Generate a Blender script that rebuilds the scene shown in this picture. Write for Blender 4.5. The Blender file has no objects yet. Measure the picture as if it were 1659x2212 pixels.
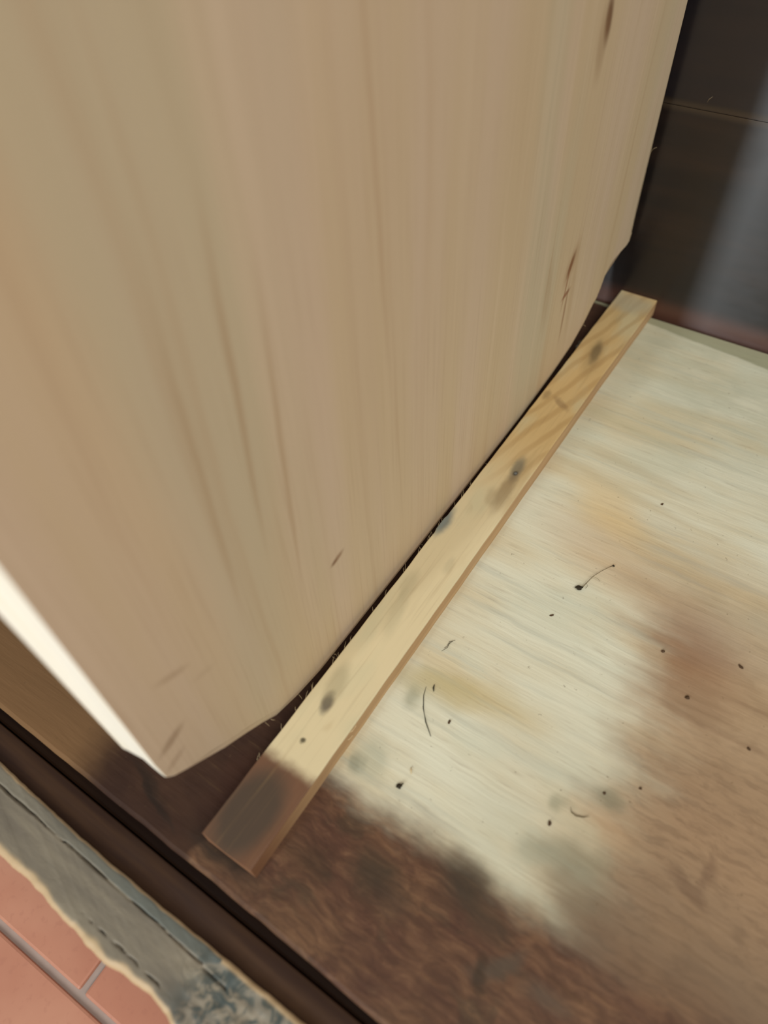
import bpy, bmesh, math, random
from mathutils import Vector, Matrix, noise
random.seed(7)
S = bpy.context.scene
COL = S.collection

# ------------------------------------------------------------------ camera
cd = bpy.data.cameras.new('camera')
cam = bpy.data.objects.new('camera', cd)
COL.objects.link(cam)
S.camera = cam
FPX = 1514.7
cd.sensor_fit = 'VERTICAL'
cd.sensor_height = 36.0
cd.lens = FPX / 2212.0 * 36.0
cd.clip_start = 0.005
cd.dof.use_dof = True
cd.dof.focus_distance = 0.33
cd.dof.aperture_fstop = 6.0
CX, CY, CZ = (0.8322241, -0.4083957, 0.3749880), (0.5534496, 0.6523110, -0.5178648), (-0.0331150, 0.6385165, 0.7688954)
cam.matrix_world = Matrix.Translation((0.1021, -0.0190, 0.2757)) @ Matrix((CX, CY, CZ)).to_4x4()

# ------------------------------------------------------------------ light
W = bpy.data.worlds.new('world')
S.world = W
W.use_nodes = True
bg = W.node_tree.nodes['Background']
bg.inputs[0].default_value = (0.93, 0.96, 1.0, 1)
bg.inputs[1].default_value = 0.22


def area(name, loc, target, sx, sy, power, color):
    l = bpy.data.lights.new(name, 'AREA')
    l.shape = 'RECTANGLE'
    l.size, l.size_y, l.energy, l.color = sx, sy, power, color
    o = bpy.data.objects.new(name, l)
    COL.objects.link(o)
    o.location = loc
    d = Vector(target) - Vector(loc)
    o.rotation_euler = d.to_track_quat('-Z', 'Y').to_euler()
    return o


area('window_daylight', (0.60, -1.5, 1.25), (0, 0.1, 0.05), 0.7, 0.9, 18, (0.98, 1.0, 0.94))
area('added_streak_light', (-0.236, -1.7, 0.70), (0.04, 0.3, 0.1), 0.075, 1.4, 18, (0.86, 0.95, 1.0))  # added unseen light, shaped for the back streak and the white board edge
area('added_side_fill', (1.15, -0.1, 1.5), (0.05, 0.15, 0), 0.8, 0.8, 12, (1.0, 0.96, 0.88))  # added unseen fill from the upper right
vs = S.view_settings
vs.view_transform = 'Standard'
vs.look = 'None'
vs.gamma = 1.0
vs.use_curve_mapping = False
vs.exposure = 0.0


# ------------------------------------------------------------------ node helpers
class NG:
    """small wrapper that writes procedural materials on object coordinates"""

    def __init__(self, name, rough=0.6, spec=0.3):
        self.m = bpy.data.materials.new(name)
        self.m.use_nodes = True
        self.t = self.m.node_tree
        self.b = self.t.nodes['Principled BSDF']
        self.b.inputs['Roughness'].default_value = rough
        self.b.inputs['Specular IOR Level'].default_value = spec
        self.co = self.t.nodes.new('ShaderNodeTexCoord').outputs['Object']

    def n(self, k):
        return self.t.nodes.new(k)

    def put(self, sock, v):
        if isinstance(v, bpy.types.NodeSocket):
            self.t.links.new(v, sock)
        elif isinstance(v, tuple) and len(v) == 3 and sock.type == 'RGBA':
            sock.default_value = (*v, 1)
        else:
            sock.default_value = v

    def math(self, op, a, b=0.0, clamp=False):
        q = self.n('ShaderNodeMath')
        q.operation = op
        q.use_clamp = clamp
        self.put(q.inputs[0], a)
        self.put(q.inputs[1], b)
        return q.outputs[0]

    def noise(self, scale=(1, 1, 1), s=1.0, detail=4, rough=0.55, dist=0.0, off=(0, 0, 0), vec=None, color=False):
        mp = self.n('ShaderNodeMapping')
        self.put(mp.inputs[0], vec or self.co)
        mp.inputs['Location'].default_value = off
        mp.inputs['Scale'].default_value = scale
        q = self.n('ShaderNodeTexNoise')
        self.t.links.new(mp.outputs[0], q.inputs['Vector'])
        q.inputs['Scale'].default_value = s
        q.inputs['Detail'].default_value = detail
        q.inputs['Roughness'].default_value = rough
        q.inputs['Distortion'].default_value = dist
        return q.outputs['Color' if color else 'Fac']

    def warp(self, amt, s, scale=(1, 1, 1), detail=3):
        c = self.noise(scale, s, detail, color=True)
        a = self.n('ShaderNodeVectorMath')
        a.operation = 'SUBTRACT'
        self.put(a.inputs[0], c)
        a.inputs[1].default_value = (0.5, 0.5, 0.5)
        b = self.n('ShaderNodeVectorMath')
        b.operation = 'MULTIPLY'
        self.put(b.inputs[0], a.outputs[0])
        b.inputs[1].default_value = amt if isinstance(amt, tuple) else (amt, amt, amt)
        d = self.n('ShaderNodeVectorMath')
        d.operation = 'ADD'
        self.put(d.inputs[0], b.outputs[0])
        self.put(d.inputs[1], self.co)
        return d.outputs[0]

    def ramp(self, v, lo, hi, a=0.0, b=1.0, smooth=True):
        q = self.n('ShaderNodeMapRange')
        q.interpolation_type = 'SMOOTHSTEP' if smooth else 'LINEAR'
        self.put(q.inputs[0], v)
        for i, x in enumerate((lo, hi, a, b)):
            q.inputs[i + 1].default_value = x
        return q.outputs[0]

    def mix(self, f, a, b, mode='MIX'):
        q = self.n('ShaderNodeMix')
        q.data_type = 'RGBA'
        q.blend_type = mode
        self.put(q.inputs[0], f)
        self.put(q.inputs[6], a)
        self.put(q.inputs[7], b)
        return q.outputs[2]

    def xyz(self, vec=None):
        q = self.n('ShaderNodeSeparateXYZ')
        self.put(q.inputs[0], vec or self.co)
        return q.outputs

    def blob(self, c, r, rot=0.0, axis='Z', vec=None, soft=0.5, amp=1.0):
        """1 inside an ellipse at c with radii r (third radius large = through the board)"""
        s = self.n('ShaderNodeVectorMath')
        s.operation = 'SUBTRACT'
        self.put(s.inputs[0], vec or self.co)
        s.inputs[1].default_value = c
        v = s.outputs[0]
        if rot:
            q = self.n('ShaderNodeVectorRotate')
            q.rotation_type = axis + '_AXIS'
            self.put(q.inputs['Vector'], v)
            q.inputs['Angle'].default_value = -rot
            v = q.outputs[0]
        d = self.n('ShaderNodeVectorMath')
        d.operation = 'DIVIDE'
        self.put(d.inputs[0], v)
        d.inputs[1].default_value = r
        l = self.n('ShaderNodeVectorMath')
        l.operation = 'LENGTH'
        self.put(l.inputs[0], d.outputs[0])
        return self.ramp(l.outputs['Value'], 1.0 - soft, 1.0 + soft, amp, 0.0)

    def bump(self, h, strength, dist):
        q = self.n('ShaderNodeBump')
        q.inputs['Strength'].default_value = strength
        q.inputs['Distance'].default_value = dist
        self.put(q.inputs['Height'], h)
        self.put(self.b.inputs['Normal'], q.outputs[0])

    def done(self, col):
        self.put(self.b.inputs['Base Color'], col)
        return self.m


def srgb(r, g, b, k=1.0):
    f = lambda c: (c / 255 / 12.92 if c <= 10 else ((c / 255 + .055) / 1.055) ** 2.4) * k
    return (f(r), f(g), f(b))


BIG = 9.0


# ------------------------------------------------------------------ materials
def mat_cabinet_floor():
    g = NG('bare_cabinet_board', 0.62, 0.25)
    pale, tan, grey, green = srgb(224, 220, 196), srgb(212, 196, 160), srgb(188, 188, 170), srgb(206, 208, 186)
    w = g.warp((0.012, 0.006, 0), 22)
    ws = g.warp((0.02, 0.012, 0), 45)
    big = g.noise((6, 22, 1), 1.2, 3, vec=w)
    streak = g.noise((8, 150, 1), 1.0, 4, 0.6, vec=w)
    fine = g.noise((40, 420, 1), 1.0, 3, 0.6)
    c = g.mix(g.ramp(big, .38, .68), pale, tan)
    c = g.mix(g.ramp(streak, .50, .72, 0, .55), c, grey)
    c = g.mix(g.ramp(g.noise((9, 14, 1), 2.0, 3, off=(3, 1, 0)), .5, .7, 0, .45), c, green)
    # yellow and pink patches of the wood
    c = g.mix(g.blob((.064, .228, 0), (.02, .011, BIG), -.5, vec=w, soft=.7, amp=.55), c, srgb(222, 190, 135))
    c = g.mix(g.blob((.075, .20, 0), (.035, .014, BIG), -.3, vec=w, soft=.8, amp=.5), c, srgb(200, 165, 125))
    c = g.mix(g.blob((.055, .245, 0), (.05, .003, BIG), -.12, vec=w, soft=.8, amp=.45), c, srgb(196, 178, 140))
    c = g.mix(g.blob((.06, .262, 0), (.03, .0035, BIG), -.1, vec=w, soft=.8, amp=.4), c, srgb(186, 168, 130))
    c = g.mix(g.blob((.05, .29, 0), (.03, .003, BIG), -.1, vec=w, soft=.8, amp=.35), c, srgb(190, 178, 140))
    c = g.mix(g.blob((.04, .10, 0), (.016, .006, BIG), .2, vec=ws, soft=.8, amp=.5), c, srgb(178, 160, 105))
    c = g.mix(g.blob((.06, .105, 0), (.02, .006, BIG), .1, vec=ws, soft=.8, amp=.35), c, srgb(196, 172, 110))
    # brown varnish brushed along the front and over the right-hand side
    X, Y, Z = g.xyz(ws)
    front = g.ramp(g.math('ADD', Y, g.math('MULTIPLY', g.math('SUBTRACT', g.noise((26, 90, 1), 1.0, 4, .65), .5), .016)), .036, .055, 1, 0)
    under = g.ramp(X, -.0022, .0012, 1, 0)  # mask for the shade painted under and behind the upright board
    nn = g.noise((5, 30, 1), 2.0, 4, .6, vec=w)
    edge = g.math('ADD', X, g.math('MULTIPLY', g.math('SUBTRACT', Y, .13), .35))
    edge = g.math('ADD', edge, g.math('MULTIPLY', g.math('SUBTRACT', nn, .5), .05))
    right = g.ramp(edge, .092, .140)
    fade = g.ramp(Y, .16, .255, 1, 0)
    right = g.math('MULTIPLY', right, fade)
    mott = g.noise((14, 26, 1), 2.2, 4, .6, vec=ws)
    speck = g.noise((60, 60, 1), 5.0, 3, .7)
    rb = g.mix(g.ramp(mott, .3, .7), srgb(158, 128, 96), srgb(184, 154, 120))
    rb = g.mix(g.blob((.123, .172, 0), (.018, .022, BIG), .3, vec=ws, soft=.8, amp=.75), rb, srgb(136, 92, 62))
    rb = g.mix(g.ramp(streak, .5, .7, 0, .4), rb, srgb(124, 90, 62))
    c = g.mix(g.math('MULTIPLY', right, .92), c, rb)
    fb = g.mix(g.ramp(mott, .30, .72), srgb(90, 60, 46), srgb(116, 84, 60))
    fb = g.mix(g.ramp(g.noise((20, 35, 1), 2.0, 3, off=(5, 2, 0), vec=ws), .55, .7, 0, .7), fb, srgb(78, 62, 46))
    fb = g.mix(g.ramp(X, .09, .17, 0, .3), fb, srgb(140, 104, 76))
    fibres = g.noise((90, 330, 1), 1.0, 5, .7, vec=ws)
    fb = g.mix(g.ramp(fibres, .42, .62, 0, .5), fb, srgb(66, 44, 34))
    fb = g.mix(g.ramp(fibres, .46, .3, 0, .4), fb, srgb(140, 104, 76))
    rb = g.mix(g.ramp(fibres, .46, .62, 0, .32), rb, srgb(112, 80, 56))
    grime = g.math('MULTIPLY', g.ramp(X, .05, .135), g.ramp(Y, .15, .06))
    c = g.mix(g.math('MULTIPLY', grime, .7), c, g.mix(g.ramp(mott, .35, .65), srgb(166, 160, 132), srgb(190, 168, 130)))
    back_grey = g.math('MULTIPLY', g.ramp(Y, .22, .36), g.ramp(mott, .25, .75, .2, .7))
    c = g.mix(back_grey, c, srgb(184, 184, 160))
    corner = g.math('MULTIPLY', g.ramp(g.math('ADD', X, g.math('MULTIPLY', nn, .035)), .118, .158), g.ramp(Y, .17, .10))
    cb = g.mix(g.ramp(Y, .035, .10), srgb(104, 76, 56), srgb(158, 126, 96))
    cb = g.mix(g.ramp(fibres, .45, .62, 0, .4), cb, srgb(98, 70, 50))
    c = g.mix(g.math('MULTIPLY', corner, .85), c, cb)
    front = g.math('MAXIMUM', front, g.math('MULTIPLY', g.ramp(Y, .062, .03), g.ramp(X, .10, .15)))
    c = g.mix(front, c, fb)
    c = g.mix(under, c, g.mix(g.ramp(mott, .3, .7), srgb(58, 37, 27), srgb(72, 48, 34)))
    c = g.mix(g.ramp(X, -.045, -.075, 0, .8), c, srgb(140, 104, 68))
    # smudges, plus shade painted in by the batten end and upright board
    for (x, y, rx, ry, a, am, k) in [
            (.112, .066, .014, .006, .3, .5, (120, 118, 96)), (.122, .058, .010, .006, .0, .5, (112, 98, 78)),
            (.088, .040, .010, .008, .2, .8, (66, 56, 44)), (.098, .034, .008, .005, .0, .55, (70, 58, 44)),
            (.058, .024, .008, .006, .0, .75, (62, 52, 40)), (.070, .020, .006, .005, .2, .4, (66, 56, 44)),
            (.108, .024, .009, .0035, .9, .65, (84, 74, 62)), (.125, .025, .007, .003, .2, .5, (96, 84, 70)),
            (.104, .018, .0016, .006, .6, .7, (60, 48, 36)),
            (.0095, -.0005, .014, .0045, -.05, .8, (44, 38, 30)), (.0, .022, .010, .016, .1, .7, (74, 44, 32)),  # painted shade: before the batten end, under the board's cut corner
            (.036, .016, .007, .005, .3, .6, (60, 44, 32)),
            (-.034, .0035, .010, .002, -.25, .8, (52, 38, 28)), (-.028, .000, .012, .0012, -.3, .8, (44, 32, 24)),  # painted shadow of the upright board's lower tip
            (.034, .060, .006, .008, .2, .5, (170, 172, 150)), (.031, .055, .003, .004, .5, .5, (120, 122, 104)),
            (.0345, .090, .0035, .005, .5, .45, (120, 122, 96)), (.150, .080, .007, .0025, -.2, .4, (100, 72, 54)),
            (.157, .089, .0022, .007, -.2, .35, (90, 62, 48)), (.120, .084, .012, .005, -.2, .35, (190, 150, 112)),
            (.103, .083, .004, .0025, .2, .45, (120, 122, 98)), (.118, .094, .005, .004, .2, .45, (104, 104, 80))]:
        c = g.mix(g.blob((x, y, 0), (rx, ry, BIG), a, vec=ws, soft=.7, amp=am), c, srgb(*k))
    c = g.mix(g.ramp(speck, .66, .74, 0, .5), c, srgb(96, 76, 52))
    c = g.mix(g.ramp(fine, .56, .8, 0, .28), c, srgb(120, 92, 62))
    # dusty greenish strip along the back
    X2, Y2, Z2 = g.xyz(g.warp((0, .004, 0), 60))
    lim = g.math('ADD', Y2, g.math('MULTIPLY', X2, .11))
    dirt = g.ramp(lim, .3905, .3930)
    c = g.mix(g.math('MULTIPLY', dirt, .8), c, srgb(150, 148, 118))
    h = g.math('ADD', streak, g.math('MULTIPLY', fine, .6))
    g.bump(h, .35, .0008)
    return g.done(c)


def mat_panel():
    g = NG('fresh_planed_board', 0.55, 0.2)
    w = g.warp((0, .012, .0), 5, (1, 3, 1.2))
    a = g.noise((1, 22, 1.2), 1.0, 3, vec=w)
    b = g.noise((1, 95, 1.6), 1.0, 3, .6, vec=w, off=(2, 0, 0))
    f = g.noise((1, 900, 14), 1.0, 2, .6)
    pink, yel, grn = srgb(213, 190, 162), srgb(210, 187, 152), srgb(200, 187, 156)
    c = g.mix(g.ramp(a, .36, .62), pink, yel)
    X, Y, Z = g.xyz()
    c = g.mix(g.ramp(g.noise((1, 14, 1.4), 1.0, 2, off=(7, 3, 1), vec=w), .5, .66, 0, .7), c, grn)
    c = g.mix(g.ramp(b, .52, .75, 0, .38), c, srgb(186, 154, 118))
    c = g.mix(g.ramp(b, .45, .3, 0, .25), c, srgb(228, 206, 178))
    c = g.mix(g.ramp(f, .5, .8, 0, .25), c, srgb(170, 136, 100))
    # a long darker growth line and the knots
    wv = g.warp((0, .0015, .003), 30)
    for (y, z, ry, rz, rot, am, k) in [
            (.1315, .19, .0012, .06, .05, .28, (176, 138, 104)), (.137, .15, .0008, .09, .03, .15, (176, 140, 104)),
            (.069, .16, .0011, .045, -.06, .45, (172, 138, 100)), (.080, .13, .0010, .05, -.06, .4, (172, 138, 100)),
            (.052, .15, .0012, .05, -.04, .35, (172, 138, 100)),
            (.0965, .0626, .0036, .0014, .25, .7, (136, 96, 64)), (.0945, .0620, .0016, .0009, .25, .6, (112, 72, 44)),
            (.2958, .0812, .0022, .0062, -.43, .85, (112, 64, 38)), (.2960, .0812, .005, .010, -.43, .35, (160, 116, 76)),
            (.2962, .0646, .0045, .0015, .17, .75, (140, 82, 54)), (.2985, .052, .0012, .016, .0, .55, (140, 92, 62)),
            (.2945, .070, .0010, .012, -.1, .6, (150, 98, 66)),
            (.2860, .1885, .0030, .008, .15, .85, (112, 74, 46)), (.283, .181, .004, .012, .15, .35, (150, 116, 80)),
            (.011, .0660, .0052, .0020, .35, .45, (130, 96, 66)), (.021, .093, .0055, .0014, -.42, .3, (150, 116, 82)),
            (.030, .080, .004, .0014, -.3, .12, (140, 106, 74)), (.0085, .055, .004, .0018, .35, .25, (130, 92, 62)),
            (.27, .078, .004, .02, .1, .25, (170, 132, 92)), (.305, .06, .003, .03, .1, .25, (176, 142, 102))]:
        c = g.mix(g.blob((0, y, z), (BIG, ry, rz), rot, 'X', vec=wv, soft=.6, amp=am), c, srgb(*k))
    g.bump(g.math('ADD', b, f), .12, .0004)
    return g.done(c)


def mat_panel_end():
    g = NG('pale_sawn_edge', 0.6, 0.25)
    c = g.mix(g.ramp(g.noise((200, 200, 10), 1.0, 3), .35, .7), srgb(244, 242, 226), srgb(238, 232, 208))
    return g.done(c)


def mat_batten():
    g = NG('knotty_pine', 0.6, 0.25)   # local: x across, y along, z up
    sh = g.n('ShaderNodeMapping')
    g.put(sh.inputs[0], g.co)
    sh.inputs['Location'].default_value = (0, -.0119, 0)
    g.co = sh.outputs[0]
    w = g.warp((.0035, .012, 0), 26)
    ring = g.noise((75, 16, 1), 1.0, 3, .5, dist=.6, vec=w)
    pale, yel = srgb(222, 204, 164), srgb(212, 180, 126)
    X, Y, Z = g.xyz()
    c = g.mix(g.ramp(Y, .17, .24), pale, yel)
    c = g.mix(g.ramp(g.noise((20, 8, 1), 2, 3), .48, .64, 0, .5), c, srgb(204, 196, 160))
    # arching rings towards the back
    q = g.n('ShaderNodeTexWave')
    mp = g.n('ShaderNodeMapping')
    g.put(mp.inputs[0], w)
    mp.inputs['Rotation'].default_value = (0, 0, .42)
    mp.inputs['Scale'].default_value = (1, .55, 1)
    g.put(q.inputs[0], mp.outputs[0])
    q.inputs['Scale'].default_value = 38
    q.inputs['Distortion'].default_value = 3.0
    q.inputs['Detail'].default_value = 2
    q.inputs['Detail Scale'].default_value = .8
    band = g.math('MULTIPLY', g.ramp(q.outputs['Fac'], .45, 1.0, 0, .34), g.ramp(Y, .17, .24))
    c = g.mix(band, c, srgb(164, 122, 70))
    c = g.mix(g.ramp(ring, .56, .7, 0, .35), c, srgb(176, 146, 98))
    ws = g.warp((.002, .004, 0), 160)
    for (x, y, rx, ry, rot, am, k) in [
            (.0150, .2080, .0028, .0085, .1, .7, (100, 100, 90)), (.0165, .192, .0032, .0150, .08, .5, (132, 110, 80)),
            (.0155, .2045, .0012, .0018, 0, .8, (66, 66, 64)), (.013, .184, .003, .006, .3, .35, (150, 130, 96)),
            (.0002, .1585, .0036, .0085, .1, .85, (104, 118, 120)),
            (.0115, .318, .0026, .0105, .14, .8, (100, 88, 66)), (.0118, .314, .005, .018, .14, .35, (150, 124, 84)),
            (.0130, .2655, .0062, .0020, -.6, .6, (150, 120, 84)), (.003, .268, .0022, .004, 0, .5, (140, 112, 74)),
            (.0088, .0525, .0022, .0044, .17, .85, (84, 76, 70)), (.0070, .061, .0034, .0095, .17, .4, (140, 128, 96)),
            (.0098, .0345, .0012, .0013, 0, .9, (74, 66, 48)),
            (.0095, .102, .003, .012, .2, .35, (176, 166, 132)), (.006, .118, .003, .008, .1, .35, (170, 160, 126)),
            (.016, .137, .002, .005, .1, .25, (160, 150, 118)), (.010, .376, .014, .010, 0, .6, (176, 168, 144))]:
        c = g.mix(g.blob((x, y, 0), (rx, ry, BIG), rot, vec=ws, soft=.55, amp=am), c, srgb(*k))
    # varnished front end
    ye = g.xyz(ws)[1]
    c = g.mix(g.ramp(ye, .021, .028, .95, 0), c, srgb(108, 70, 50))
    inner = g.math('MULTIPLY', g.blob((.010, .003, 0), (.0105, .0170, BIG), 0, vec=ws, soft=.35), .85)
    c = g.mix(inner, c, srgb(76, 65, 54))
    fine = g.noise((600, 20, 200), 1.0, 2)
    c = g.mix(g.ramp(fine, .5, .8, 0, .2), c, srgb(150, 120, 80))
    g.bump(fine, .2, .0004)
    return g.done(c)


def mat_batten_side():
    g = NG('planed_pine_side', 0.6, 0.25)
    f = g.noise((1, 9, 300), 1.0, 3)
    c = g.mix(g.ramp(f, .35, .7), srgb(190, 152, 110), srgb(206, 170, 126))
    c = g.mix(g.ramp(g.xyz()[1], .0, .04, .85, 0), c, srgb(124, 80, 56))
    return g.done(c)


def mat_back():
    g = NG('dark_polished_back', 0.22, 0.5)
    g.b.inputs['IOR'].default_value = 1.6
    a = g.noise((7, 1, 60), 1.0, 4, .6)
    b = g.noise((10, 1, 300), 1.0, 3, .6)
    c = g.mix(g.ramp(a, .35, .7), srgb(26, 21, 20), srgb(40, 29, 24))
    Z = g.xyz()[2]
    c = g.mix(g.ramp(Z, .004, .016, .75, 0), c, srgb(96, 60, 46))
    c = g.mix(g.ramp(Z, .124, .127, 0, .5), c, srgb(30, 28, 34))
    c = g.mix(g.ramp(g.math('ABSOLUTE', g.math('SUBTRACT', Z, .1225)), .0, .004, .5, 0), c, srgb(80, 66, 50))
    r = g.ramp(g.noise((30, 1, 90), 2.0, 3), .3, .7, .34, .40)
    g.put(g.b.inputs['Roughness'], r)
    g.b.inputs['Anisotropic'].default_value = .95
    tn = g.n('ShaderNodeCombineXYZ')
    tn.inputs[2].default_value = 1.0
    g.put(g.b.inputs['Tangent'], tn.outputs[0])
    return g.done(c)


def mat_rail_brown():
    g = NG('dark_brown_varnish', 0.45, 0.3)
    a = g.noise((12, 200, 50), 1.0, 4, .6)
    c = g.mix(g.ramp(a, .35, .7), srgb(58, 38, 28), srgb(78, 54, 36))
    c = g.mix(g.ramp(g.noise((14, 30, 1), 1, 3), .5, .7, 0, .5), c, srgb(60, 44, 38))
    return g.done(c)


def mat_rail_grey():
    """weathered grey wood, cream where the arris is worn, flaking blue-green paint near the right end"""
    g = NG('weathered_grey_rail', 0.5, 0.4)
    w = g.warp((.004, .0022, 0), 60)
    a = g.noise((14, 120, 1), 1.0, 4, .6, vec=w)
    c = g.mix(g.ramp(a, .34, .68), srgb(116, 106, 92), srgb(144, 132, 112))
    at = g.n('ShaderNodeAttribute')
    at.attribute_name = 'wear'
    sep = g.n('ShaderNodeSeparateColor')
    g.put(sep.inputs[0], at.outputs['Color'])
    X, Y, Z = g.xyz(w)
    blue = g.math('MULTIPLY', g.ramp(Y, -.0298, -.0288), g.ramp(X, -.06, .0, .25, .85))
    c = g.mix(blue, c, srgb(96, 100, 93))
    patch = g.noise((1, 1, 1), 150, 4, .6, dist=1.0)
    c = g.mix(g.math('MULTIPLY', g.ramp(patch, .44, .60), g.ramp(X, .016, .034)), c, srgb(76, 82, 78))
    c = g.mix(g.math('MULTIPLY', g.ramp(patch, .50, .40), g.ramp(X, .016, .034, 0, .7)), c, srgb(150, 138, 120))
    cream = g.ramp(sep.outputs[0], .05, 1.0)
    c = g.mix(g.math('MULTIPLY', cream, .9), c, srgb(196, 166, 126))
    c = g.mix(g.ramp(sep.outputs[1], .1, .7), c, srgb(40, 36, 28))
    g.bump(g.math('ADD', a, patch), .3, .0008)
    return g.done(c)


def mat_tile():
    g = NG('terracotta_tile', 0.35, 0.45)
    a = g.noise((1, 1, 1), 12, 4)
    c = g.mix(g.ramp(a, .35, .68), srgb(190, 128, 104), srgb(204, 146, 120))
    c = g.mix(g.ramp(g.noise((1, 1, 1), 300, 2), .55, .7, 0, .2), c, srgb(170, 110, 92))
    return g.done(c)


def mat_grout():
    g = NG('grey_grout', 0.85, 0.1)
    return g.done(g.mix(g.noise((1, 1, 1), 90, 3), srgb(160, 142, 134), srgb(184, 166, 156)))


def plain(name, col, rough=0.7, s=400):
    g = NG(name, rough, 0.2)
    k = tuple(v * .7 for v in col)
    return g.done(g.mix(g.noise((1, 1, 1), s, 2), col, k))


M = dict(floor=mat_cabinet_floor(), panel=mat_panel(), pend=mat_panel_end(), batten=mat_batten(),
         bside=mat_batten_side(), back=mat_back(), rbrown=mat_rail_brown(), rgrey=mat_rail_grey(),
         tile=mat_tile(), grout=mat_grout(),
         dark=plain('dark_plant_matter', srgb(52, 44, 30)), twig=plain('dry_twig', srgb(112, 96, 66)),
         crumb=plain('brown_crumb', srgb(84, 62, 42)), hair=plain('dark_fibre', srgb(60, 58, 44)), pale=plain('pale_splinter', srgb(232, 206, 160)),
         steel=plain('dull_steel', srgb(120, 120, 116), .4))


# ------------------------------------------------------------------ mesh helpers
def link(name, bm, mats, parent=None, smooth=False, loc=None):
    me = bpy.data.meshes.new(name)
    bm.normal_update()
    bm.to_mesh(me)
    bm.free()
    for m in (mats if isinstance(mats, (list, tuple)) else [mats]):
        me.materials.append(m)
    if smooth:
        for p in me.polygons:
            p.use_smooth = True
    o = bpy.data.objects.new(name, me)
    COL.objects.link(o)
    o.parent = parent
    if loc:
        o.location = loc
    return o


def tag(o, label=None, cat=None, group=None, kind=None):
    for k, v in (('label', label), ('category', cat), ('group', group), ('kind', kind)):
        if v:
            o[k] = v
    return o


def empty(name, loc=(0, 0, 0)):
    o = bpy.data.objects.new(name, None)
    o.empty_display_size = .02
    COL.objects.link(o)
    o.location = loc
    return o


def box(bm, x0, x1, y0, y1, z0, z1, mi=0, bev=0):
    r = bmesh.ops.create_cube(bm, size=1)
    for v in r['verts']:
        v.co = Vector((x0 + (v.co.x + .5) * (x1 - x0), y0 + (v.co.y + .5) * (y1 - y0), z0 + (v.co.z + .5) * (z1 - z0)))
    fs = list({f for v in r['verts'] for f in v.link_faces})
    for f in fs:
        f.material_index = mi
    if bev:
        es = list({e for v in r['verts'] for e in v.link_edges})
        b = bmesh.ops.bevel(bm, geom=es, offset=bev, segments=2, profile=.6, affect='EDGES')
        for f in b['faces']:
            f.material_index = mi


def tube(bm, pts, rad, n=6, mi=0):
    rings = []
    for i, p in enumerate(pts):
        p = Vector(p)
        t = (Vector(pts[min(i + 1, len(pts) - 1)]) - Vector(pts[max(i - 1, 0)])).normalized()
        u = t.orthogonal().normalized()
        v = t.cross(u)
        r = rad[i] if isinstance(rad, (list, tuple)) else rad
        rings.append([bm.verts.new(p + (u * math.cos(k * 2 * math.pi / n) + v * math.sin(k * 2 * math.pi / n)) * r) for k in range(n)])
    for a, b in zip(rings, rings[1:]):
        for k in range(n):
            bm.faces.new((a[k], a[(k + 1) % n], b[(k + 1) % n], b[k])).material_index = mi
    bm.faces.new(rings[0][::-1]).material_index = mi
    bm.faces.new(rings[-1]).material_index = mi


def lump(bm, c, r, seed, rot=0.0, sub=2):
    q = bmesh.ops.create_icosphere(bm, subdivisions=sub, radius=1)
    R = Matrix.Rotation(rot, 3, 'Z')
    for v in q['verts']:
        k = 1 + .45 * noise.noise(v.co * 1.4 + Vector((seed * 3.1, seed, 0)))
        v.co = R @ Vector((v.co.x * r[0] * k, v.co.y * r[1] * k, v.co.z * r[2] * k)) + Vector(c)


def fbm(x, s, seed=0.0):
    return noise.noise(Vector((x * s, seed, seed * 1.7))) + .5 * noise.noise(Vector((x * s * 2.3, seed + 5, 1)))


def interp(pts, x):
    if x <= pts[0][0]:
        return pts[0][1]
    for (a, b), (c, d) in zip(pts, pts[1:]):
        if x <= c:
            return b + (d - b) * (x - a) / (c - a)
    return pts[-1][1]


# ------------------------------------------------------------------ tiled room floor (a step below the cabinet)
ZT = -0.08
bm = bmesh.new()
box(bm, -1.6, 1.6, -1.8, .8, -.03, -.0018, 1)
TX, TY, GR = .20, .10, .0032
for j in range(-16, 8):
    for i in range(-8, 8):
        ox = .5 * TX if j % 2 else 0
        x0, y0 = i * TX + ox, j * TY
        if abs(x0) < .5 and -.5 < y0 < .3:
            box(bm, x0 + GR / 2, x0 + TX - GR / 2, y0 + GR / 2, y0 + TY - GR / 2, -.006, 0, 0, .0012)
        else:
            box(bm, x0 + GR / 2, x0 + TX - GR / 2, y0 + GR / 2, y0 + TY - GR / 2, -.006, 0, 0)
fl = link('floor', bm, [M['tile'], M['grout']], loc=(-.0335, -.0708, ZT))
fl.rotation_euler.z = .034
tag(fl, 'terracotta tiled room floor with grey grout lines below the cabinet rail', 'floor', kind='structure')

# ------------------------------------------------------------------ cabinet
cab = empty('cabinet', (0, 0, ZT))
tag(cab, 'old wooden cabinet carcass with stained bare board bottom, dark back and worn grey front rail', 'cabinet')


def place(o):
    o.parent = cab
    o.location = (0, 0, -ZT)
    return o


X0, X1 = -.45, .55
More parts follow.
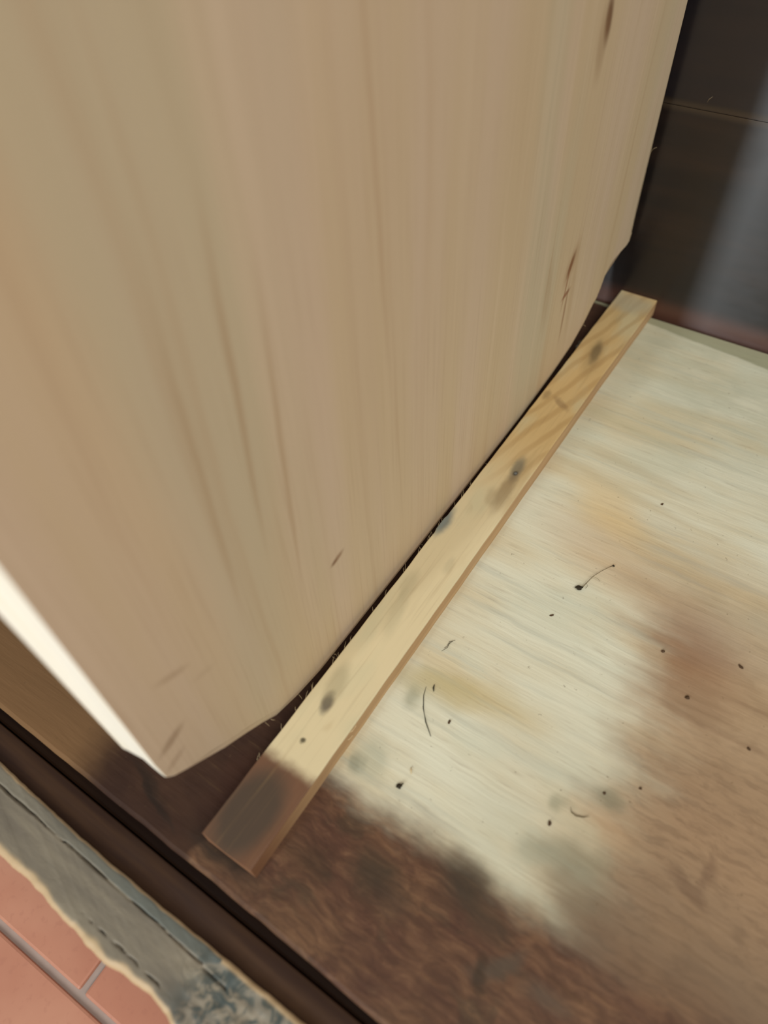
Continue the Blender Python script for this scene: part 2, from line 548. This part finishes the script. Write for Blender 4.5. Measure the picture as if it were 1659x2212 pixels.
# bottom board with an irregular front arris
bm = bmesh.new()
nx = 400
rows = []
for i in range(nx + 1):
    x = X0 + (X1 - X0) * i / nx
    yf = -.0093 - .0012 * max(0, (x - .03) / .06 if x < .12 else 1.5) + .0003 * fbm(x, 60)
    prof = [(yf + .0006, -.016), (yf, -.0016), (yf + .0005, -.0004), (yf + .0016, 0.0), (.03, 0), (.1, 0), (.2, 0), (.3, 0), (.3955, 0), (.3957, -.016)]
    rows.append([bm.verts.new((x, y, z)) for y, z in prof])
for a, b in zip(rows, rows[1:]):
    for k in range(len(a) - 1):
        bm.faces.new((a[k], b[k], b[k + 1], a[k + 1]))
    bm.faces.new((a[-1], b[-1], b[0], a[0]))
bm.faces.new(rows[0])
bm.faces.new(rows[-1][::-1])
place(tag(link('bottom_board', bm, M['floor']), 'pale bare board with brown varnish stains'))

# back: two dark planks, joint at z = 0.122
bm = bmesh.new()
box(bm, X0, X1, .4, .416, -.03, .1224, 0)
box(bm, X0, X1, .4006, .416, .1224, .56, 0)
place(tag(link('back_panel', bm, M['back']), 'dark glossy wooden back'))

# front rail: brown rebate then the weathered grey nosing
inner_pts = [(-.2, -.0236), (-.091, -.0240), (-.06, -.0248), (-.035, -.0253), (.0, -.0250), (.02, -.0245), (.05, -.0240), (.065, -.0236), (.2, -.0236)]
outer_pts = [(-.2, -.0455), (-.061, -.0462), (-.04, -.0464), (-.03, -.0470), (-.012, -.0482), (-.004, -.0486), (.004, -.0468), (.016, -.0462), (.022, -.0470), (.028, -.0484), (.06, -.0495), (.2, -.048)]
bm = bmesh.new()
cl = bm.loops.layers.color.new('wear')
nx, ny = 560, 56
RX0, RX1 = -.45, .55
vals = {}
grid = []
xs = []
x = RX0
while x < RX1:
    xs.append(x)
    x += .0008 if -.12 < x < .12 else .006
xs.append(RX1)


def crack(x, y):
    d = 0
    c1 = -.0297 + .00055 * fbm(x, 60, 2)
    if x < .0255:
        wid = .00018 + .00040 * max(0, .5 + fbm(x, 55, 8))
        if -.0500 < x < -.0455:
            c1 -= .0003
        d = max(d, 1 - abs(y - c1) / wid)
    if x > .026:
        c3 = -.0305 - .02 * (x - .026)
        if x < .036:
            d = max(d, 1 - abs(y - c3) / .0005)
    c2 = -.0420 + .0006 * fbm(x, 110, 4) - .01 * (x + .01)
    if -.022 < x < .023:
        wid = .0005 * max(0, fbm(x, 170, 6) + .45)
        if wid > 1e-5:
            d = max(d, 1 - abs(y - c2) / wid)
    return max(0, min(1, d))


for x in xs:
    yi = interp(inner_pts, x) + .00025 * fbm(x, 130, 1)
    yo = interp(outer_pts, x) - .0006 * fbm(x, 75, 3) - .0003 * fbm(x, 260, 9)
    row = []
    # brown rebate, 3 mm lower
    for (y, z) in [(-.0136, -.03), (-.0136, -.0029), (-.0140, -.0026), (-.019, -.0026), (yi + .0008, -.0026)]:
        v = bm.verts.new((x, y, z))
        vals[v] = (0, 0, 0)
        row.append(v)
    for k in range(ny + 1):
        t = k / ny
        tt = t
        y = yi + (yo - yi) * tt
        e1, e2 = (yi - y), (y - yo)
        rnd = .0016
        z = 0
        if e1 < rnd:
            z -= (rnd - math.sqrt(max(0, rnd * rnd - (rnd - e1) ** 2))) * .7
        if e2 < .003:
            z -= (.003 - math.sqrt(max(0, .003 ** 2 - (.003 - e2) ** 2)))
        rough = max(0, min(1, (x - .014) / .015))
        z += .00010 * fbm(x * 1.0 + y * 3, 160, 11) + rough * .0006 * noise.noise(Vector((x * 260, y * 260, 4)))
        c = crack(x, y)
        z -= .0016 * c
        w1 = max(0, 1 - e1 / (.0011 + .0008 * (fbm(x, 70, 21) + .6) + (.002 if x > .03 else 0)))
        w2 = max(0, 1 - e2 / (.0036 + .0026 * (fbm(x, 60, 23) + .3)))
        v = bm.verts.new((x, y, z))
        vals[v] = (min(1, max(w1, w2) * 1.6), c, 0)
        row.append(v)
    for (y, z) in [(yo + .0002, -.006), (yo + .0012, -.02), (yo + .002, ZT)]:
        v = bm.verts.new((x, y, z))
        vals[v] = (0, 0, 0)
        row.append(v)
    v = bm.verts.new((x, -.0133, ZT))
    vals[v] = (0, 0, 0)
    row.append(v)
    grid.append(row)
for a, b in zip(grid, grid[1:]):
    n = len(a)
    for k in range(n):
        f = bm.faces.new((a[k], b[k], b[(k + 1) % n], a[(k + 1) % n]))
        f.material_index = 0 if (k < 5 or k >= n - 2) else 1
bm.faces.new(grid[0])
bm.faces.new(grid[-1][::-1])
for f in bm.faces:
    for l in f.loops:
        l[cl] = (*vals[l.vert], 1)
    f.smooth = True
place(tag(link('front_rail', bm, [M['rbrown'], M['rgrey']]), 'worn grey front rail with a brown rebate and long cracks'))

# the bearer that closes the gap under the bottom board
bm = bmesh.new()
box(bm, X0, X1, -.0128, .05, -.034, -.0165, 0, .001)
place(link('bearer', bm, M['rbrown']))
bm = bmesh.new()
box(bm, X0, X1, .395, .4158, ZT, -.0305, 0, .001)
place(link('rear_plinth', bm, M['rbrown']))

# ------------------------------------------------------------------ standing panel
prof = [(.0027, .62), (.0027, .30), (.0026, .168), (.0025, .143), (.0025, .0636), (.0030, .0514), (.0047, .0469),
        (.0084, .0420), (.0167, .0335), (.0242, .0266), (.0330, .0205), (.0420, .0138), (.0490, .0075), (.0610, .0035),
        (.0760, .0008), (.0900, .0006), (.130, .0006), (.200, .0008), (.260, .0025), (.300, .0060), (.325, .0105), (.341, .0175),
        (.3510, .0245), (.3560, .0275), (.3588, .0345), (.3598, .0415), (.3640, .0455), (.3690, .0470),
        (.3800, .0466), (.3890, .0462), (.3935, .0475), (.3925, .0500), (.3945, .0520), (.3920, .0555), (.3905, .0700), (.3915, .0921), (.3895, .172), (.388, .30), (.387, .62)]
bm = bmesh.new()
TH = .0122
cen = Vector((.2, .3))


def inset(i, d):
    a = Vector(prof[i - 1] if i > 0 else (prof[0][0], prof[0][1] + .1))
    b = Vector(prof[i])
    c = Vector(prof[i + 1] if i < len(prof) - 1 else (prof[-1][0], prof[-1][1] + .1))
    t = ((b - a).normalized() + (c - b).normalized()).normalized()
    nrm = Vector((-t.y, t.x))
    return b + nrm * d


def inward(y, z):
    return y, z


rings = []
lay = [(0.0, 1), (-.0005, .52), (-.0014, .20), (-.0026, .05), (-.0042, 0), (-.006, 0), (-.0105, 0), (-TH, .05)]
for (dx, k) in lay:
    ring = []
    for i, (y, z) in enumerate(prof):
        low = max(0, min(1, (.05 - z) / .02)) if y < .35 else max(0, min(1, (.045 - z) / .02))
        d = k * (.0003 + .0062 * low)
        q = inset(i, d)
        yy, zz = q.x, q.y
        if i < 7:        # the front edge is cut slightly askew, with a faint ridge
            f = min(1, -dx / .006)
            yy -= (.0006 * f + (.0032 * max(0, (-dx - .006) / .006))) * (1, 1, 1, .8, .4, -.1, -.3)[i]
        ring.append(bm.verts.new((dx, yy, max(zz, .0004))))
    rings.append(ring)
N = len(prof)
for a, b in zip(rings, rings[1:]):
    for k in range(N - 1):
        f = bm.faces.new((a[k], a[k + 1], b[k + 1], b[k]))
        f.material_index = 1 if k < 6 else 0
    bm.faces.new((a[N - 1], a[0], b[0], b[N - 1]))
bm.faces.new(rings[0][::-1])
bm.faces.new(rings[-1])
bmesh.ops.triangulate(bm, faces=[f for f in bm.faces if len(f.verts) > 4])
bmesh.ops.recalc_face_normals(bm, faces=bm.faces)
pan = link('upright_board', bm, [M['panel'], M['pend']])
pan.location = (-.0052, 0, 0)
pan.rotation_euler.z = -.0100
tag(pan, 'large smooth light wood board standing on edge with cut lower corners, left of the batten', 'board')
# torn fibres on the cut edge
bm = bmesh.new()
random.seed(3)
for k in range(12):
    i = random.choice([8, 9, 10, 11, 12, 13, 14, 15, 16, 17, 20, 21, 22, 23])
    t = random.random()
    y = prof[i][0] * (1 - t) + prof[i + 1][0] * t
    z = prof[i][1] * (1 - t) + prof[i + 1][1] * t
    L = random.uniform(.0012, .004)
    a = random.uniform(-.8, .8)
    base = Vector((-.0006, y, z + .0022))
    tip = base + Vector((random.uniform(.0006, .0022), math.sin(a) * L, -.6 * math.cos(a) * L))
    tip.z = max(tip.z, .0006)
    base.z = max(base.z, .0008)
    tube(bm, [base, (base + tip) / 2 + Vector((.0004, 0, .0002)), tip], [.00007, .00006, .00003], 4)
for k in range(9):
    y, z = .3915, .0475 + k * .0009
    L = random.uniform(.001, .0032)
    tube(bm, [(-.001, y, z), (-.0006, y + L * .5, z + L * .3), (0, y + L * .8, z + L * .9)], [.0003, .0002, .00005], 4)
link('torn_fibres', bm, M['pale'], pan)['kind'] = 'stuff'

# ------------------------------------------------------------------ batten on the bottom board
BY, BL, BW, BH = .0, .3991, .0232, .0106
bm = bmesh.new()
ny = 160
rows = []
for j in range(ny + 1):
    y = BL * j / ny
    l = .00022 * fbm(y, 55, 31)
    r = .00022 * fbm(y, 40, 33)
    if .31 < y:
        r += .0008 * (y - .31) / .09
    if abs(y - .169) < .005:
        l -= .0005
    h = BH + .0001 * fbm(y, 40, 35)
    c = .0005
    pr = [(l, 0, 1), (l, h - c, 1), (l + c * .35, h - c * .3, 0), (l + c * 1.1, h, 0), (BW / 2, h + .00005, 0), (BW + r - c * 1.1, h, 0),
          (BW + r - c * .35, h - c * .3, 0), (BW + r, h - c, 1), (BW + r, 0, 1)]
    rows.append([(bm.verts.new((x, y + (.0006 * fbm(x, 300, 41) if j in (0, ny) else 0), z)), m) for x, z, m in pr])
for a, b in zip(rows, rows[1:]):
    n = len(a)
    for k in range(n):
        f = bm.faces.new((a[k][0], a[(k + 1) % n][0], b[(k + 1) % n][0], b[k][0]))
        f.material_index = 1 if (a[k][1] and a[(k + 1) % n][1]) else 0
for rr in (rows[0], rows[-1]):
    f = bm.faces.new([v for v, m in rr])
    f.material_index = 1
bmesh.ops.recalc_face_normals(bm, faces=bm.faces)
bat = empty('wooden_batten', (0, BY, 0))
tag(bat, 'narrow knotty pine batten with a brown stained front end, lying on the bottom board', 'batten')
link('strip', bm, [M['batten'], M['bside']], bat)
bm = bmesh.new()
bmesh.ops.create_cone(bm, cap_ends=True, segments=20, radius1=.0009, radius2=.0007, depth=.0004,
                      matrix=Matrix.Translation((.0156, .2167, BH + .0001)))
tag(link('nail_head', bm, M['steel'], bat, True), 'dull steel nail head')
bm = bmesh.new()
random.seed(5)
for k in range(26):
    y = random.uniform(.03, .20)
    L = random.uniform(.001, .0035)
    tube(bm, [(.0001, y, BH - .0012), (-.0006, y + L * .5, BH - .0002), (-.0009 - random.random() * .0006, y + L, BH + random.uniform(-.0003, .0006))],
         [.00006, .00005, .00003], 4)
tube(bm, [(.0228, .0595, BH - .002), (.0240, .0605, BH), (.0242, .0625, BH + .001)], .00012, 5)
tube(bm, [(.0228, .0565, BH - .004), (.0243, .0575, BH - .002), (.0246, .0595, BH - .002)], .00010, 5)
tag(link('loose_fibres', bm, M['pale'], bat), kind='stuff')

# ------------------------------------------------------------------ bits lying on the bottom board
# dried sprig: a seed head with a thin bent stalk
sp = empty('dried_sprig', (.0698, .1761, 0))
tag(sp, 'tiny dried plant sprig with dark seed head and bent stalk on the pale board', 'sprig')
bm = bmesh.new()
lump(bm, (0, 0, .0009), (.0016, .0011, .0009), 2, .6, 3)
link('seed_head', bm, M['dark'], sp, True)
bm = bmesh.new()
tube(bm, [(.0012, .0006, .0009), (.0019, .0040, .0012), (.0030, .0088, .0016), (.0052, .0140, .0014), (.0072, .0180, .0010), (.0084, .0202, .0006)],
     [.00018, .00014, .00012, .00011, .00011, .00014], 6)
tube(bm, [(.0019, .0040, .0012), (.0030, .0030, .0009), (.0027, .0014, .0006)], .00009, 5)
tube(bm, [(.0030, .0088, .0016), (.0052, .0092, .0011), (.0068, .0086, .0007)], .00007, 5)
link('stalk', bm, M['twig'], sp, True)
bm = bmesh.new()
lump(bm, (.0086, .0204, .0005), (.0006, .0005, .0005), 4, 0, 2)
link('bud', bm, M['dark'], sp, True)


def bit(name, label, cat, loc, build, mat, group=None):
    bm = bmesh.new()
    build(bm)
    o = link(name, bm, mat, None, True, loc)
    tag(o, label, cat, group)
    return o


bit('seed_husk', 'small dark seed husk near the brown stain, below the pale splinter', 'seed', (.0488, .0551, 0),
    lambda b: (lump(b, (0, 0, .0007), (.0011, .0009, .0007), 6, .9, 3), tube(b, [(.0004, .0006, .0008), (.0010, .0018, .0012)], [.0004, .0001], 6)), M['dark'])
bit('wood_splinter', 'short pale wood splinter lying beside the dark seed husk', 'splinter', (.0494, .0628, 0),
    lambda b: tube(b, [(-.0006, .0012, .0004), (0, 0, .0005), (.0009, -.0012, .0004)], [.00008, .0003, .00008], 5), M['pale'])
bit('wood_shaving', 'thin curved brown shaving on the pale board, right of centre at the stain edge', 'shaving', (.1080, .0822, 0),
    lambda b: tube(b, [(-.0010, .0014, .0008), (0, 0, .0004), (.0020, -.0002, .0003), (.0044, .0008, .0004), (.0062, .0022, .0007)],
                   [.00008, .0002, .00026, .0002, .00005], 6), M['twig'])
bit('plant_fibre', 'long thin dark curved fibre near the batten on the pale board', 'fibre', (.0360, .0925, 0),
    lambda b: tube(b, [(0, .0036, .0004), (.0012, -.0004, .0003), (.0040, -.0052, .0003), (.0080, -.0098, .0003), (.0128, -.0138, .0003)],
                   [.00006, .00014, .00018, .00022, .00010], 5), M['hair'])
bit('plant_fibre', 'short dark crumpled fibre just above the long curved fibre', 'fibre', (.0385, .0972, 0),
    lambda b: tube(b, [(0, .0016, .0006), (.0004, 0, .0004), (.0013, -.0012, .0004)], [.0001, .00035, .0002], 5), M['hair'])
bit('fibre_tuft', 'small tangled tuft of dark fibres beside the batten, above the curved fibre', 'fibre', (.0330, .1180, 0),
    lambda b: [tube(b, [(.0002 * k, -.004 + .002 * k, .0003), (.0014 - .0003 * k, .0008 * k - .001, .0007), (.0005 + .0006 * k, .0012 + .0009 * k, .0003)],
                    [.00006, .00010, .00006], 4) for k in range(4)], M['hair'])
crumbs = [(.1434, .1758, .0011, .0005, -.4, 'small flat dark crumb on the brown stained patch at the right, farthest right'),
          (.1134, .1654, .0007, .0007, .5, 'small round brown crumb at the left border of the brown stained patch'),
          (.0845, .2457, .0007, .0005, .9, 'tiny dark crumb alone on the pale board behind the dried sprig'),
          (.0655, .1563, .0010, .0004, .8, 'thin dark curled crumb in front of the dried sprig'),
          (.1029, .0742, .0006, .0009, .3, 'dark ring-shaped crumb left of the curved shaving'),
          (.1155, .0954, .0005, .0006, .0, 'tiny dark speck behind the curved shaving'),
          (.1262, .1045, .0005, .0005, .0, 'tiny dark speck right of and behind the curved shaving'),
          (.1290, .1500, .0009, .0007, .6, 'rounded brown crumb in the middle of the brown stained patch'),
          (.1560, .1420, .0008, .0005, -.5, 'elongated brown crumb near the right border of the board, in the brown area'),
          (.0520, .0880, .0005, .0009, .2, 'small dark crumb on the pale board right of the long curved fibre')]
for (x, y, rx, ry, rot, lab) in crumbs:
    bit('crumb', lab, 'crumb', (x, y, 0), lambda b: lump(b, (0, 0, min(rx, ry) * .6), (rx, ry, min(rx, ry) * .8), x * 100, rot, 3), M['crumb'],
        'crumbs scattered on the bottom board')
# light hairs caught on the dark back
bit('pale_hair', 'fine pale curved hair stuck to the dark back, beside the light board', 'hair', (-.0020, .3996, .098),
    lambda b: tube(b, [(-.0012, 0, -.0022), (-.0010, -.0003, 0), (0, -.0004, .0016), (.0014, -.0001, .0022)], [.00004, .00008, .00008, .00004], 4), M['pale'])
bit('pale_hair', 'faint short hair stuck to the dark back, higher and further right', 'hair', (.0195, .4004, .128),
    lambda b: tube(b, [(-.0010, 0, -.0018), (-.0004, -.0003, 0), (.0010, -.0001, .0014)], [.00003, .00006, .00003], 4), M['pale'])
